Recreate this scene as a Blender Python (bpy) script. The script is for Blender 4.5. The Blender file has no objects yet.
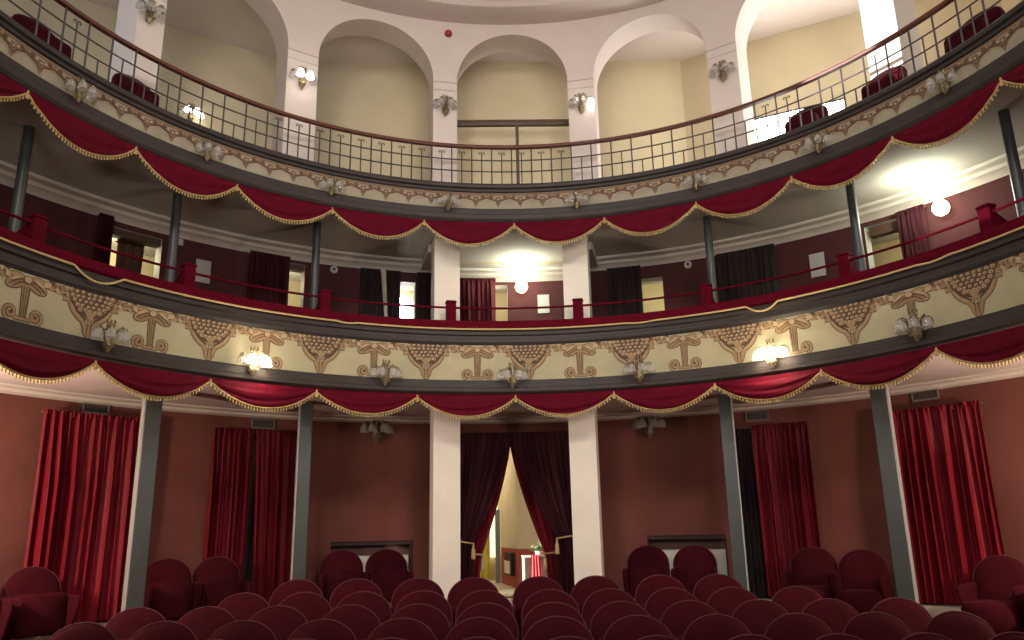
import bpy, math, random
from mathutils import Matrix, Vector
random.seed(7)
PI = math.pi
C = bpy.context.scene.collection
sc = bpy.context.scene

# ------------------------------------------------------------------ plan of the house
CX, CY, RA, RB = 0.1837, 4.3057, 4.3111, 4.3943      # colonnade ring (ellipse): centre and radii
CZ = 1.07                                              # eye height; heights below are given from it
BF = -0.381                                            # balcony front
GF = -0.371                                            # gallery front
WL = 1.05                                              # wall behind the colonnade
def P(deg, off, h):
    t = math.radians(deg)
    return Vector((CX + (RA + off) * math.sin(t), CY + (RB + off) * math.cos(t), h + CZ))
def N(deg, off=0.0):
    t = math.radians(deg)
    return Vector((math.sin(t) / (RA + off), math.cos(t) / (RB + off), 0)).normalized()
def face_rz(deg):
    n = N(deg)
    return -math.atan2(n.x, n.y)
def floor_z(y):
    return -0.15 + 0.07 * (min(y, 9.3) - 7.25)

# ------------------------------------------------------------------ materials
M = {}
def lin(c):
    return tuple((v / 12.92 if v <= .04045 else ((v + .055) / 1.055) ** 2.4) for v in c)
def mat(name, col, rough=.6, metal=0., var=0., vscale=4., bump=0., bscale=60., sheen=0., sheen_tint=None,
        emit=None, estr=0., spec=.5, alpha=1., trans=0., coat=0., stretch=None):
    m = bpy.data.materials.new(name); m.use_nodes = True
    nt = m.node_tree; b = nt.nodes['Principled BSDF']
    col = tuple(col) + (1,)
    b.inputs['Base Color'].default_value = col
    b.inputs['Roughness'].default_value = rough
    b.inputs['Metallic'].default_value = metal
    b.inputs['Specular IOR Level'].default_value = spec
    b.inputs['Alpha'].default_value = alpha
    b.inputs['Transmission Weight'].default_value = trans
    b.inputs['Coat Weight'].default_value = coat
    if sheen:
        b.inputs['Sheen Weight'].default_value = sheen
        b.inputs['Sheen Roughness'].default_value = .35
        b.inputs['Sheen Tint'].default_value = tuple(sheen_tint or (1, 1, 1)) + (1,)
    if emit:
        b.inputs['Emission Color'].default_value = tuple(emit) + (1,)
        b.inputs['Emission Strength'].default_value = estr
    if var or bump:
        tc = nt.nodes.new('ShaderNodeTexCoord'); src = tc.outputs['Object']
        if stretch:
            mp = nt.nodes.new('ShaderNodeMapping'); mp.inputs['Scale'].default_value = stretch
            nt.links.new(src, mp.inputs['Vector']); src = mp.outputs['Vector']
    if var:
        n = nt.nodes.new('ShaderNodeTexNoise'); n.inputs['Scale'].default_value = vscale
        n.inputs['Detail'].default_value = 6; n.inputs['Roughness'].default_value = .6
        r = nt.nodes.new('ShaderNodeValToRGB')
        r.color_ramp.elements[0].position = .3; r.color_ramp.elements[1].position = .72
        r.color_ramp.elements[0].color = tuple(max(0, v * (1 - var)) for v in col[:3]) + (1,)
        r.color_ramp.elements[1].color = tuple(min(1, v * (1 + var)) for v in col[:3]) + (1,)
        nt.links.new(src, n.inputs['Vector']); nt.links.new(n.outputs['Fac'], r.inputs['Fac'])
        nt.links.new(r.outputs['Color'], b.inputs['Base Color'])
    if bump:
        n2 = nt.nodes.new('ShaderNodeTexNoise'); n2.inputs['Scale'].default_value = bscale; n2.inputs['Detail'].default_value = 4
        bp = nt.nodes.new('ShaderNodeBump'); bp.inputs['Strength'].default_value = bump; bp.inputs['Distance'].default_value = .01
        nt.links.new(src, n2.inputs['Vector']); nt.links.new(n2.outputs['Fac'], bp.inputs['Height'])
        nt.links.new(bp.outputs['Normal'], b.inputs['Normal'])
    M[name] = m
    return m
mat('plaster', (.64, .555, .50), .85, var=.05, vscale=1.6, bump=.1)
mat('plaster_pillar', (.72, .66, .56), .8, var=.07, vscale=2.2, bump=.12)
mat('yellow_wall', (.57, .49, .325), .85, var=.07, vscale=1.3, bump=.1)
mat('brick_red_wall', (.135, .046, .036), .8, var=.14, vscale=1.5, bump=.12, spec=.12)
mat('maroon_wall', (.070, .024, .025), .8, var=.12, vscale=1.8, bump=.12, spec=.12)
mat('grey_ceiling', (.45, .41, .345), .85, var=.09, vscale=1.4, bump=.08)
mat('pale_ceiling', (.56, .47, .43), .85, var=.05, vscale=1.4, bump=.08)
mat('cornice', (.55, .485, .41), .8, var=.06)
mat('cream_frieze', (.36, .32, .19), .7, var=.10, vscale=3.5, bump=.08)
mat('old_cream', (.27, .235, .16), .7, var=.16, vscale=6)
mat('dark_moulding', (.032, .025, .022), .55, var=.2, vscale=5, spec=.3)
mat('paint_dark', (.075, .040, .020), .75, var=.15, vscale=20)
mat('paint_tan', (.275, .175, .085), .75, var=.16, vscale=25)
mat('paint_light', (.39, .28, .155), .75, var=.12, vscale=25)
mat('paint_rose', (.16, .098, .06), .75, var=.18, vscale=25)
mat('swag_velvet', (.082, .0022, .010), .65, var=.25, vscale=7, sheen=.08, sheen_tint=(1, .1, .2), spec=.06)
mat('curtain_velvet', (.165, .004, .012), .6, var=.25, vscale=3, sheen=.25, sheen_tint=(1, .12, .18), spec=.2, stretch=(3, 3, .3))
mat('curtain_velvet_shaded', (.12, .003, .009), .6, var=.25, vscale=3, sheen=.2, sheen_tint=(1, .12, .18), spec=.2, stretch=(3, 3, .3))  # darker copy of the curtain velvet; weaker side light put into its colour
mat('dark_curtain', (.036, .004, .008), .7, var=.25, vscale=3, sheen=.25, sheen_tint=(1, .3, .35), spec=.2, stretch=(3, 3, .3))
mat('black_curtain', (.022, .015, .014), .8, var=.25, vscale=3, sheen=.1, spec=.2, stretch=(3, 3, .3))
mat('plum_curtain', (.085, .012, .018), .7, var=.25, vscale=3, sheen=.2, sheen_tint=(1, .4, .45), spec=.2, stretch=(3, 3, .3))
mat('brown_curtain', (.10, .05, .035), .8, var=.25, vscale=3, sheen=.1, spec=.2, stretch=(3, 3, .3))
mat('seat_velvet', (.038, .0032, .0065), .85, var=.16, vscale=14, bump=.12, bscale=220, sheen=.07, sheen_tint=(1, .2, .26), spec=.06)
mat('seat_rim_highlight', (.070, .012, .017), .7, sheen=.2, sheen_tint=(1, .4, .4), spec=.2)  # paler line for light catching the backrest rim, put into the colour
mat('ledge_velvet', (.078, .0014, .008), .8, var=.2, vscale=9, sheen=.06, sheen_tint=(1, .1, .2), spec=.06)
mat('gold_fringe', (.34, .235, .08), .45, var=.25, vscale=60, sheen=.2)
mat('gold_cord', (.50, .36, .16), .5, var=.15, vscale=40)
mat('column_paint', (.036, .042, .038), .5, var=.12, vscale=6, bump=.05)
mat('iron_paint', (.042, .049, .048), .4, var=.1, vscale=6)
mat('column_lit_side', (.34, .33, .31), .6, var=.08)  # pale column side: the light falling there is put into the colour
mat('iron', (.04, .037, .035), .45, var=.2, vscale=12)
mat('handrail_wood', (.105, .030, .017), .5, var=.3, vscale=9, stretch=(1, 1, 6), spec=.3)
mat('dark_wood', (.075, .04, .025), .5, var=.25, vscale=7)
mat('brass', (.20, .155, .085), .42, metal=.6, var=.35, vscale=40)
mat('frosted_glass', (.50, .48, .45), .18, trans=.25, alpha=.5, spec=.7, var=.1, vscale=70)
mat('lit_glass', (1, .93, .8), .4, emit=(1, .86, .66), estr=20.)
mat('lit_glass_small', (1, .95, .9), .4, emit=(1, .93, .84), estr=5.)
mat('lamp_globe', (1, .95, .85), .4, emit=(1, .86, .58), estr=11.)
mat('carpet', (.085, .02, .02), .95, var=.2, vscale=30, bump=.2, bscale=200)
mat('stone_floor', (.46, .40, .31), .5, var=.14, vscale=5, bump=.05)
mat('white_panel', (.66, .62, .54), .6, var=.05)
mat('paper', (.44, .42, .39), .8, var=.04)
mat('dark_recess', (.03, .014, .012), .8, var=.1)
mat('niche_panel', (.17, .085, .065), .7, var=.1)
mat('jamb', (.56, .56, .46), .6, var=.05)
mat('corridor', (.60, .52, .30), .8, var=.08)
mat('vent_metal', (.16, .145, .12), .5, metal=.3, var=.15)
mat('alarm_red', (.30, .03, .03), .35)
mat('grey_metal', (.19, .21, .22), .4, metal=.2, var=.1)
mat('red_dado', (.33, .05, .03), .6, var=.12)
mat('red_cloth', (.62, .02, .03), .6, var=.15, vscale=20)
mat('leaf', (.14, .24, .06), .6, var=.4, vscale=40)
mat('petal', (.75, .72, .62), .6, var=.1)
mat('yellow_drape', (.62, .52, .10), .7, var=.3, vscale=8)
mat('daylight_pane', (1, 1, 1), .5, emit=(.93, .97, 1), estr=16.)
mat('lobby_pane', (1, 1, .9), .5, emit=(1, .93, .6), estr=1.3)

# ------------------------------------------------------------------ mesh helpers
class MB:
    def __init__(s):
        s.v = []; s.f = []; s.mi = []; s.mats = []
    def m(s, name):
        if name not in s.mats: s.mats.append(name)
        return s.mats.index(name)
    def quad_grid(s, grid, mt, close_u=False):
        """grid: list of rows, each row a list of points"""
        b = len(s.v); nu = len(grid[0]); k = s.m(mt)
        for r in grid: s.v.extend([tuple(p) for p in r])
        for i in range(len(grid) - 1):
            for j in range(nu if close_u else nu - 1):
                j2 = (j + 1) % nu
                s.f.append((b + i * nu + j, b + i * nu + j2, b + (i + 1) * nu + j2, b + (i + 1) * nu + j)); s.mi.append(k)
    def face(s, pts, mt):
        b = len(s.v); s.v.extend([tuple(p) for p in pts]); s.f.append(tuple(range(b, b + len(pts)))); s.mi.append(s.m(mt))
    def box(s, lo, hi, mt, T=None, bev=0.):
        x0, y0, z0 = lo; x1, y1, z1 = hi
        if bev:
            b = min(bev, (x1 - x0) * .45, (y1 - y0) * .45, (z1 - z0) * .45)
            rings = []
            def ring(z, d):
                X0, X1, Y0, Y1 = x0 + d, x1 - d, y0 + d, y1 - d
                c = b * .7
                return [(X0 + c, Y0, z), (X1 - c, Y0, z), (X1, Y0 + c, z), (X1, Y1 - c, z), (X1 - c, Y1, z), (X0 + c, Y1, z), (X0, Y1 - c, z), (X0, Y0 + c, z)]
            g = [ring(z0, b), ring(z0 + b * .3, b * .3), ring(z0 + b, 0), ring(z1 - b, 0), ring(z1 - b * .3, b * .3), ring(z1, b)]
            if T: g = [[T @ Vector(p) for p in r] for r in g]
            s.quad_grid(g, mt, True); s.face(g[0][::-1], mt); s.face(g[-1], mt)
            return
        p = [Vector(q) for q in ((x0, y0, z0), (x1, y0, z0), (x1, y1, z0), (x0, y1, z0), (x0, y0, z1), (x1, y0, z1), (x1, y1, z1), (x0, y1, z1))]
        if T: p = [T @ q for q in p]
        b = len(s.v); s.v.extend([tuple(q) for q in p]); k = s.m(mt)
        for f in ((3, 2, 1, 0), (4, 5, 6, 7), (0, 1, 5, 4), (1, 2, 6, 5), (2, 3, 7, 6), (3, 0, 4, 7)):
            s.f.append(tuple(b + i for i in f)); s.mi.append(k)
    def tube(s, pts, r, mt, n=8, cap=True):
        pts = [Vector(p) for p in pts]; g = []
        up = Vector((0, 0, 1))
        for i, p in enumerate(pts):
            d = (pts[min(i + 1, len(pts) - 1)] - pts[max(i - 1, 0)]).normalized()
            a = d.cross(up)
            if a.length < 1e-3: a = d.cross(Vector((1, 0, 0)))
            a.normalize(); b = a.cross(d)
            rr = r[i] if isinstance(r, (list, tuple)) else r
            g.append([p + a * rr * math.cos(2 * PI * k / n) + b * rr * math.sin(2 * PI * k / n) for k in range(n)])
        s.quad_grid(g, mt, True)
        if cap: s.face(g[0][::-1], mt); s.face(g[-1], mt)
    def lathe(s, prof, mt, n=16, o=(0, 0, 0), sx=1., sy=1., flute=0., nf=6):
        g = []
        for r, z in prof:
            g.append([(o[0] + r * (1 + flute * math.cos(nf * 2 * PI * k / n)) * sx * math.cos(2 * PI * k / n), o[1] + r * (1 + flute * math.cos(nf * 2 * PI * k / n)) * sy * math.sin(2 * PI * k / n), o[2] + z) for k in range(n)])
        s.quad_grid(g, mt, True)
    def build(s, name, parent=None, world=True, smooth=True, angle=40):
        me = bpy.data.meshes.new(name)
        v = s.v
        if parent is not None and world:
            Ti = (Matrix.Translation(parent.location) @ Matrix.Rotation(parent.rotation_euler.z, 4, 'Z')).inverted()
            v = [tuple(Ti @ Vector(p)) for p in v]
        me.from_pydata(v, [], s.f)
        for n_ in s.mats: me.materials.append(M[n_])
        me.polygons.foreach_set('material_index', s.mi)
        if smooth:
            me.polygons.foreach_set('use_smooth', [True] * len(s.f))
            me.set_sharp_from_angle(angle=math.radians(angle))
        me.update()
        o = bpy.data.objects.new(name, me); C.objects.link(o)
        if parent is not None: o.parent = parent
        return o
def tag(o, label, cat, group=None, kind='thing'):
    o['label'] = label; o['category'] = cat
    if group: o['group'] = group
    if kind: o['kind'] = kind
    return o
def thing(name, label, cat, loc=(0, 0, 0), rz=0., group=None):
    o = bpy.data.objects.new(name, None); C.objects.link(o)
    o.location = loc; o.rotation_euler = (0, 0, rz); o.empty_display_size = .1
    return tag(o, label, cat, group)
def struct(name, mb, parent=None, **k):
    o = mb.build(name, parent, **k); o['kind'] = 'structure'; return o
def dup(root, loc, rz, label, group=None, scale=None):
    r = root.copy(); C.objects.link(r); r.location = loc; r.rotation_euler = (0, 0, rz); r['label'] = label
    if scale: r.scale = (scale,) * 3
    if group: r['group'] = group
    for ch in list(root.children):
        c = ch.copy(); C.objects.link(c); c.parent = r
        for g in list(ch.children):
            d = g.copy(); C.objects.link(d); d.parent = c
    return r
def steps(a, b, n): return [a + (b - a) * i / n for i in range(n + 1)]
ANG = steps(-100, 100, 160)
def sweep(mb, prof, mt, a0=-100, a1=100, n=160):
    """profile [(off,h)...] swept round the ring"""
    mb.quad_grid([[P(d, o, h) for d in steps(a0, a1, n)] for o, h in prof], mt)
def ring_wall(mb, off, z0, z1, a0, a1, holes, thick, mt, reveal=None):
    angs = set(round(x, 3) for x in steps(a0, a1, int(abs(a1 - a0) / 1.5) + 1)); zs = {z0, z1}
    for (b0, b1, c0, c1) in holes:
        angs |= {b0, b1}; zs |= {max(z0, c0), min(z1, c1)}
    angs = sorted(angs); zs = sorted(zs)
    def hole(i, j):
        if i < 0 or j < 0 or i >= len(angs) - 1 or j >= len(zs) - 1: return False
        x = (angs[i] + angs[i + 1]) / 2; z = (zs[j] + zs[j + 1]) / 2
        return any(b0 < x < b1 and c0 < z < c1 for b0, b1, c0, c1 in holes)
    rv = reveal or mt
    for i in range(len(angs) - 1):
        for j in range(len(zs) - 1):
            A, B, Z0, Z1 = angs[i], angs[i + 1], zs[j], zs[j + 1]
            if hole(i, j):
                if not hole(i - 1, j): mb.face([P(A, off, Z0), P(A, off + thick, Z0), P(A, off + thick, Z1), P(A, off, Z1)], rv)
                if not hole(i + 1, j): mb.face([P(B, off, Z0), P(B, off, Z1), P(B, off + thick, Z1), P(B, off + thick, Z0)], rv)
                if not hole(i, j + 1): mb.face([P(A, off, Z1), P(A, off + thick, Z1), P(B, off + thick, Z1), P(B, off, Z1)], rv)
                if not hole(i, j - 1): mb.face([P(A, off, Z0), P(B, off, Z0), P(B, off + thick, Z0), P(A, off + thick, Z0)], rv)
            else:
                mb.face([P(A, off, Z0), P(B, off, Z0), P(B, off, Z1), P(A, off, Z1)], mt)
                mb.face([P(A, off + thick, Z0), P(A, off + thick, Z1), P(B, off + thick, Z1), P(B, off + thick, Z0)], mt)
def ring_block(mb, a0, a1, o0, o1, z0, z1, mt):
    n = max(1, int(abs(a1 - a0) / 2))
    A = steps(a0, a1, n)
    mb.quad_grid([[P(d, o, h) for d in A] for o, h in ((o0, z0), (o1, z0), (o1, z1), (o0, z1), (o0, z0))], mt)
    for d in (a0, a1): mb.face([P(d, o0, z0), P(d, o1, z0), P(d, o1, z1), P(d, o0, z1)], mt)

# ------------------------------------------------------------------ setting: ground floor
mb = MB()
ys = steps(-3, 9.3, 24)
mb.quad_grid([[(x, y, floor_z(y)) for x in steps(-8, 8, 6)] for y in ys] + [[(x, 11.5, floor_z(11.5)) for x in steps(-8, 8, 6)]], 'carpet')
struct('floor', mb, smooth=False)
STEP = -.74
mb = MB(); sweep(mb, [(.80, -1.6), (.80, STEP), (WL + .01, STEP)], 'stone_floor'); struct('floor_step', mb)
LD = -6.6, 6.9            # lobby doorway
NL = (-22.8, -12.8); NR = (16.6, 26.1)
mb = MB()
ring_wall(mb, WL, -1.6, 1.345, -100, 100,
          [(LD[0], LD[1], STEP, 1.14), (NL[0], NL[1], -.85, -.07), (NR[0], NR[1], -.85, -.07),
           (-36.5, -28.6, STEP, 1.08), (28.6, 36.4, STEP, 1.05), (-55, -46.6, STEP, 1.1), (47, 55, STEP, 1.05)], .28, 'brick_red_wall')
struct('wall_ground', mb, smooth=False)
for k, (a0, a1) in enumerate(((-36.5, -28.6), (28.6, 36.4), (-55, -46.6), (47, 55))):
    mb = MB(); ring_block(mb, a0 - .3, a1 + .3, WL + .29, WL + .33, STEP, 1.12, 'dark_recess'); struct('door_%d' % (k + 1), mb)
for k, (a0, a1) in enumerate((NL, NR)):
    mb = MB()
    ring_block(mb, a0 - .2, a1 + .2, WL + .29, WL + .33, -.9, 0, 'niche_panel')
    ring_block(mb, a0 + .25, a1 - .25, WL + .22, WL + .289, -.85, -.235, 'white_panel')
    ring_block(mb, a0 + .05, a1 - .05, WL + .02, WL + .07, -.115, -.072, 'dark_recess')
    ring_block(mb, a1 - .25, a1 - .05, WL + .02, WL + .1, -.85, -.115, 'dark_recess')
    struct('window_%d' % (k + 1), mb)
mb = MB(); sweep(mb, [(BF + .02, 1.40), (BF + .06, 1.352), (.93, 1.352), (WL + .005, 1.352)], 'pale_ceiling'); struct('ceiling_ground', mb)
mb = MB(); sweep(mb, [(.90, 1.351), (.91, 1.335), (.97, 1.325), (.985, 1.30), (WL - .003, 1.285)], 'cornice'); struct('trim_1', mb)

# ------------------------------------------------------------------ setting: balcony level
MF = 1.88
mb = MB(); sweep(mb, [(BF + .12, 1.36), (BF + .12, MF), (2.3, MF), (2.3, 1.36), (WL, 1.36)], 'maroon_wall'); struct('floor_balcony', mb)
holes_m = [(-50.4, -44.9, MF, 3.14), (-34.0, -27.5, MF, 3.16), (-20.0, -12.9, MF, 3.07), (13.6, 20.7, MF, 3.04), (28.4, 35.2, MF, 3.12), (46.0, 52.0, MF, 3.15)]
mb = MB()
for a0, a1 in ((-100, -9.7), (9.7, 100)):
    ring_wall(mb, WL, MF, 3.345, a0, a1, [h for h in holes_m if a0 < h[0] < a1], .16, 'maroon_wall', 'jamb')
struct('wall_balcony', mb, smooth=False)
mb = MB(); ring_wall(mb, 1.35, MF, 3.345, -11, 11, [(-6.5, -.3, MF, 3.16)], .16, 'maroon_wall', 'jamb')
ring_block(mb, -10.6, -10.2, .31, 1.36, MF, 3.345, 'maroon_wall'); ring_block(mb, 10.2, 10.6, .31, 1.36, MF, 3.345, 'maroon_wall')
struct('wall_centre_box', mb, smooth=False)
mb = MB(); sweep(mb, [(2.25, MF), (2.25, 3.345)], 'corridor'); struct('wall_corridor', mb)
mb = MB(); sweep(mb, [(GF + .02, 3.345), (GF + .05, 3.33), (2.3, 3.33)], 'grey_ceiling'); struct('ceiling_balcony', mb)
for k, (a0, a1, w) in enumerate(((-100, -10.6, WL), (10.6, 100, WL), (-10.2, 10.2, 1.35))):
    mb = MB(); sweep(mb, [(w - .20, 3.329), (w - .19, 3.30), (w - .12, 3.285), (w - .10, 3.255), (w - .04, 3.24), (w - .003, 3.20)], 'cornice', a0, a1, 90)
    struct('trim_%d' % (k + 2), mb)
for k, s in enumerate((-1, 1)):      # beams from the pillars to the wall round the centre box
    mb = MB(); a = sorted((s * 9.0, s * 12.2)); ring_block(mb, a[0], a[1], .31, 1.05, 3.23, 3.329, 'cornice'); struct('trim_%d' % (k + 5), mb)

# ------------------------------------------------------------------ setting: gallery and arcade
GFL = 3.52
wallpts = [(-6.6, 0.5), (-6.3, 5.2), (-5.55, 7.82), (-2.72, 9.60), (2.58, 9.61), (4.53, 8.60), (5.16, 8.275), (5.9, 7.85), (6.7, 5.2), (6.9, 0.5)]
mb = MB(); sweep(mb, [(GF + .1, 3.36), (GF + .1, GFL), (3.2, GFL)], 'stone_floor', -85, 85); struct('floor_gallery', mb)
GC = 6.22
mb = MB()
def vwall(p, q, z0, z1, mt, n=8):
    mb.quad_grid([[(p[0] + (q[0] - p[0]) * t, p[1] + (q[1] - p[1]) * t, z + CZ) for t in steps(0, 1, n)] for z in (z0, z1)], mt)
for i in range(len(wallpts) - 1):
    p, q = wallpts[i], wallpts[i + 1]
    if i == 0:                                        # opening that lets the low sun in from the left
        def L(t): return (p[0] + (q[0] - p[0]) * t, p[1] + (q[1] - p[1]) * t)
        vwall(p, L(.515), 3.3, 7.2, 'yellow_wall'); vwall(L(.515), L(.675), 3.3, 4.9, 'yellow_wall'); vwall(L(.515), L(.675), 6.1, 7.2, 'yellow_wall'); vwall(L(.675), q, 3.3, 7.2, 'yellow_wall'); continue
    if i == 4:                                        # gap for the glowing pane that stands in for a sun patch
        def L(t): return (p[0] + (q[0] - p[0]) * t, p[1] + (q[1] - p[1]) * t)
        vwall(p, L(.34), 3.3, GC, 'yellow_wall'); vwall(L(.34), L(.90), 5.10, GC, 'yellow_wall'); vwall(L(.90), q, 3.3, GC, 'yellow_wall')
        continue
    vwall(p, q, 3.3, GC if i != 1 else 7.2, 'yellow_wall')
struct('wall_gallery', mb)
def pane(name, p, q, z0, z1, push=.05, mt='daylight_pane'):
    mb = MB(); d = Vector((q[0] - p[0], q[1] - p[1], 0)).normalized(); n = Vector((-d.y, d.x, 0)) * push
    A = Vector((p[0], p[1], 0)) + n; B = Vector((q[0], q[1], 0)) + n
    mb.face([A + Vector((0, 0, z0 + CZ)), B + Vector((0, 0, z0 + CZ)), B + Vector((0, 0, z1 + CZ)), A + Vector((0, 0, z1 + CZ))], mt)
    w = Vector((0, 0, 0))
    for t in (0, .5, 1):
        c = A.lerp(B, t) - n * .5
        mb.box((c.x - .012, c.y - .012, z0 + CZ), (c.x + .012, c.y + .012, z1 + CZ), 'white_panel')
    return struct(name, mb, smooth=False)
def LL(i, t): return tuple(wallpts[i][k] + (wallpts[i + 1][k] - wallpts[i][k]) * t for k in (0, 1))
pane('window_4', LL(4, .34), LL(4, .90), 3.55, 5.10)  # glowing pane in place of sunlight falling on the yellow wall
for k, x in ((1, -7.0), (-1, 7.0)):  # unseen side walls added to block the low sun
    mb = MB(); mb.box((x - .05, -6, -2), (x + .05, .5, 8.2), 'maroon_wall'); mb.box((x - .05, .5, -2), (x + .05, 6, 4.38), 'maroon_wall'); struct('wall_sunblock_left' if k > 0 else 'wall_sunblock_right', mb, smooth=False)
mb = MB()
mb.face([(x, y, GC + CZ) for x, y in wallpts], 'plaster')
# the middle is open to the auditorium: a ring-shaped ceiling from the arcade outwards
mb = MB()
A_ = steps(-88, 88, 88)
def wall_hit(d):
    o = Vector((CX, CY)); n = P(d, 1, 0); r = (Vector((n.x, n.y)) - o).normalized(); best = None
    for i in range(len(wallpts) - 1):
        p = Vector(wallpts[i]); e = Vector(wallpts[i + 1]) - p; den = r.x * e.y - r.y * e.x
        if abs(den) < 1e-9: continue
        w = p - o; t = (w.x * e.y - w.y * e.x) / den; u = (w.x * r.y - w.y * r.x) / den
        if t > 0 and -1e-6 <= u <= 1 + 1e-6 and (best is None or t < best): best = t
    q = o + r * (best or 7); return Vector((q.x, q.y, GC + CZ))
mb.quad_grid([[P(d, .3, GC) for d in A_], [wall_hit(d).lerp(P(d, .3, GC), -.02) for d in A_]], 'plaster')
struct('ceiling_gallery', mb)
# arcade wall with round arches
SPR, TOP = 5.33, 6.20
bays = [(-98.5, -80.6), (-76.0, -56.7), (-53.0, -35.1), (-30.4, -12.1), (-8.25, 9.75), (14.0, 32.0), (36.6, 54.6), (59.0, 77.0), (81.4, 99)]
def open_h(d):
    for a, b in bays:
        if a < d < b:
            c = (a + b) / 2; r = (b - a) / 2
            return SPR + math.sqrt(max(0, 1 - ((d - c) / r) ** 2)) * .69
    return None
T_ = .36
mb = MB(); prev = -99
for a, b in bays:
    c, r = (a + b) / 2, (b - a) / 2
    n = 36
    A = [c - r * math.cos(PI * i / n) for i in range(n + 1)]
    H = [SPR + .69 * math.sin(PI * i / n) for i in range(n + 1)]
    for off in (0, T_):
        mb.quad_grid([[P(d, off, h) for d, h in zip(A, H)], [P(d, off, TOP) for d in A]], 'plaster')
    mb.quad_grid([[P(d, 0, h) for d, h in zip(A, H)], [P(d, T_, h) for d, h in zip(A, H)]], 'plaster')
for i in range(len(bays) - 1):
    a, b = bays[i][1], bays[i + 1][0]
    A = steps(a, b, 3)
    for off in (0, T_):
        mb.quad_grid([[P(d, off, 3.4) for d in A], [P(d, off, TOP) for d in A]], 'plaster')
    for d in (a, b): mb.face([P(d, 0, 3.4), P(d, T_, 3.4), P(d, T_, SPR), P(d, 0, SPR)], 'plaster')
struct('wall_arcade', mb, angle=30)
for i in range(1, len(bays) - 2):
    mb = MB(); ring_block(mb, bays[i][1] - .02, bays[i + 1][0] + .02, -.012, 0, SPR - .022, SPR - .008, 'cornice')
    ring_block(mb, bays[i][1] - .02, bays[i + 1][0] + .02, -.008, 0, SPR - .13, SPR - .12, 'cornice'); struct('trim_%d' % (i + 6), mb)
# auditorium ceiling: soffit band, then a shallow dome
mb = MB()
prof = [(.02, 6.16), (-.30, 6.165), (-.34, 6.175), (-.345, 6.25), (-.40, 6.27)]
full = steps(-180, 180, 120)
mb.quad_grid([[P(d, o, h) for d in full] for o, h in prof], 'pale_ceiling')
dome = [(.90 * (1 - (i / 8) ** 1.4) + .0, 6.27 + .30 * (1 - (1 - i / 8) ** 2)) for i in range(9)]
mb.quad_grid([[Vector((CX + (RA - .40) * f / .90 * math.sin(math.radians(d)), CY + (RB - .40) * f / .90 * math.cos(math.radians(d)), h + CZ)) for d in full] for f, h in dome], 'plaster')
struct('ceiling_auditorium', mb, angle=30)

# ------------------------------------------------------------------ lobby behind the centre doorway
LZ = STEP
mb = MB()
def W2(p, q, z0, z1, mt): mb.face([(p[0], p[1], z0 + CZ), (q[0], q[1], z0 + CZ), (q[0], q[1], z1 + CZ), (p[0], p[1], z1 + CZ)], mt)
mb.face([(-3, 9.9, LZ + CZ), (4, 9.9, LZ + CZ), (4, 15, LZ + CZ), (-3, 15, LZ + CZ)], 'stone_floor'); struct('floor_lobby', mb)
dz = -.22
mb = MB()
lob = [(.03, 12.6), (.25, 11.2), (3.2, 11.2)]
W2((-3, 13.6), (1, 13.6), LZ, 2, 'yellow_wall'); W2((-3, 9.95), (-3, 13.6), LZ, 2, 'yellow_wall')
for i in range(2):
    W2(lob[i], lob[i + 1], LZ, dz, 'red_dado'); W2(lob[i], lob[i + 1], dz, 2, 'yellow_wall')
W2((.03, 12.6), (.03, 13.6), LZ, 2, 'yellow_wall')
struct('wall_lobby', mb, smooth=False)
mb = MB(); mb.face([(-3, 9.9, 1.9 + CZ), (4, 9.9, 1.9 + CZ), (4, 15, 1.9 + CZ), (-3, 15, 1.9 + CZ)], 'plaster'); struct('ceiling_lobby', mb)
mb = MB(); mb.box((-.42, 13.50, LZ + CZ + .35), (-.02, 13.55, 1.6 + CZ), 'lobby_pane'); struct('window_6', mb, smooth=False)
mb = MB(); mb.box((-.06, 12.62, LZ + CZ), (.015, 12.68, .34 + CZ), 'grey_metal'); struct('door_5', mb, smooth=False)

# ------------------------------------------------------------------ columns and pillars
side = {-1: 'left', 1: 'right'}
for s in (-1, 1):
    t = thing('pillar', 'white square plaster pillar on the %s side of the curtained centre doorway' % side[s], 'pillar', P(s * 9.8, .12, -1.07), 0)
    mb = MB(); a = s * 9.8
    ring_block(mb, a - 1.92, a + 1.92, -.01, .30, -1.3, 3.332, 'plaster_pillar'); mb.build('shaft', t, angle=30)
colname = {30: 'next to the white %s pillar', 49.6: 'beside the %s curtained side door', 68.6: 'nearest the stage on the far %s'}
for s in (-1, 1):
    for a in (30.0, 49.6):
        d = s * a
        t = thing('column', 'grey-green square column under the balcony, ' + (('beside the parted red curtain on the left' if s < 0 else 'beside the charcoal curtain on the right') if a == 30 else 'beside the wide outer curtain, %s side' % side[s]), 'column', P(d + (.62 if s < 0 else -.12), .06, -1.25), 0)
        t.rotation_euler.z = -math.radians(d) * (.60 if a == 30 else .68)
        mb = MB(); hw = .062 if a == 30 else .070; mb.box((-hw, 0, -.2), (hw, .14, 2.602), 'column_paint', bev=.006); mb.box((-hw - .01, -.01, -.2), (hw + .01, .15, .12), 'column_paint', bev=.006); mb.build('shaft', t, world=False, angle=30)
        mb = MB(); x = s * (hw + .001); mb.box((min(x, x + s * .012), .003, .12), (max(x, x + s * .012), .128, 2.60), 'column_lit_side')
        o = mb.build('lit_side_strip', t, world=False, angle=30); o['label'] = 'side face of the column, its lit tone painted in'
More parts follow.
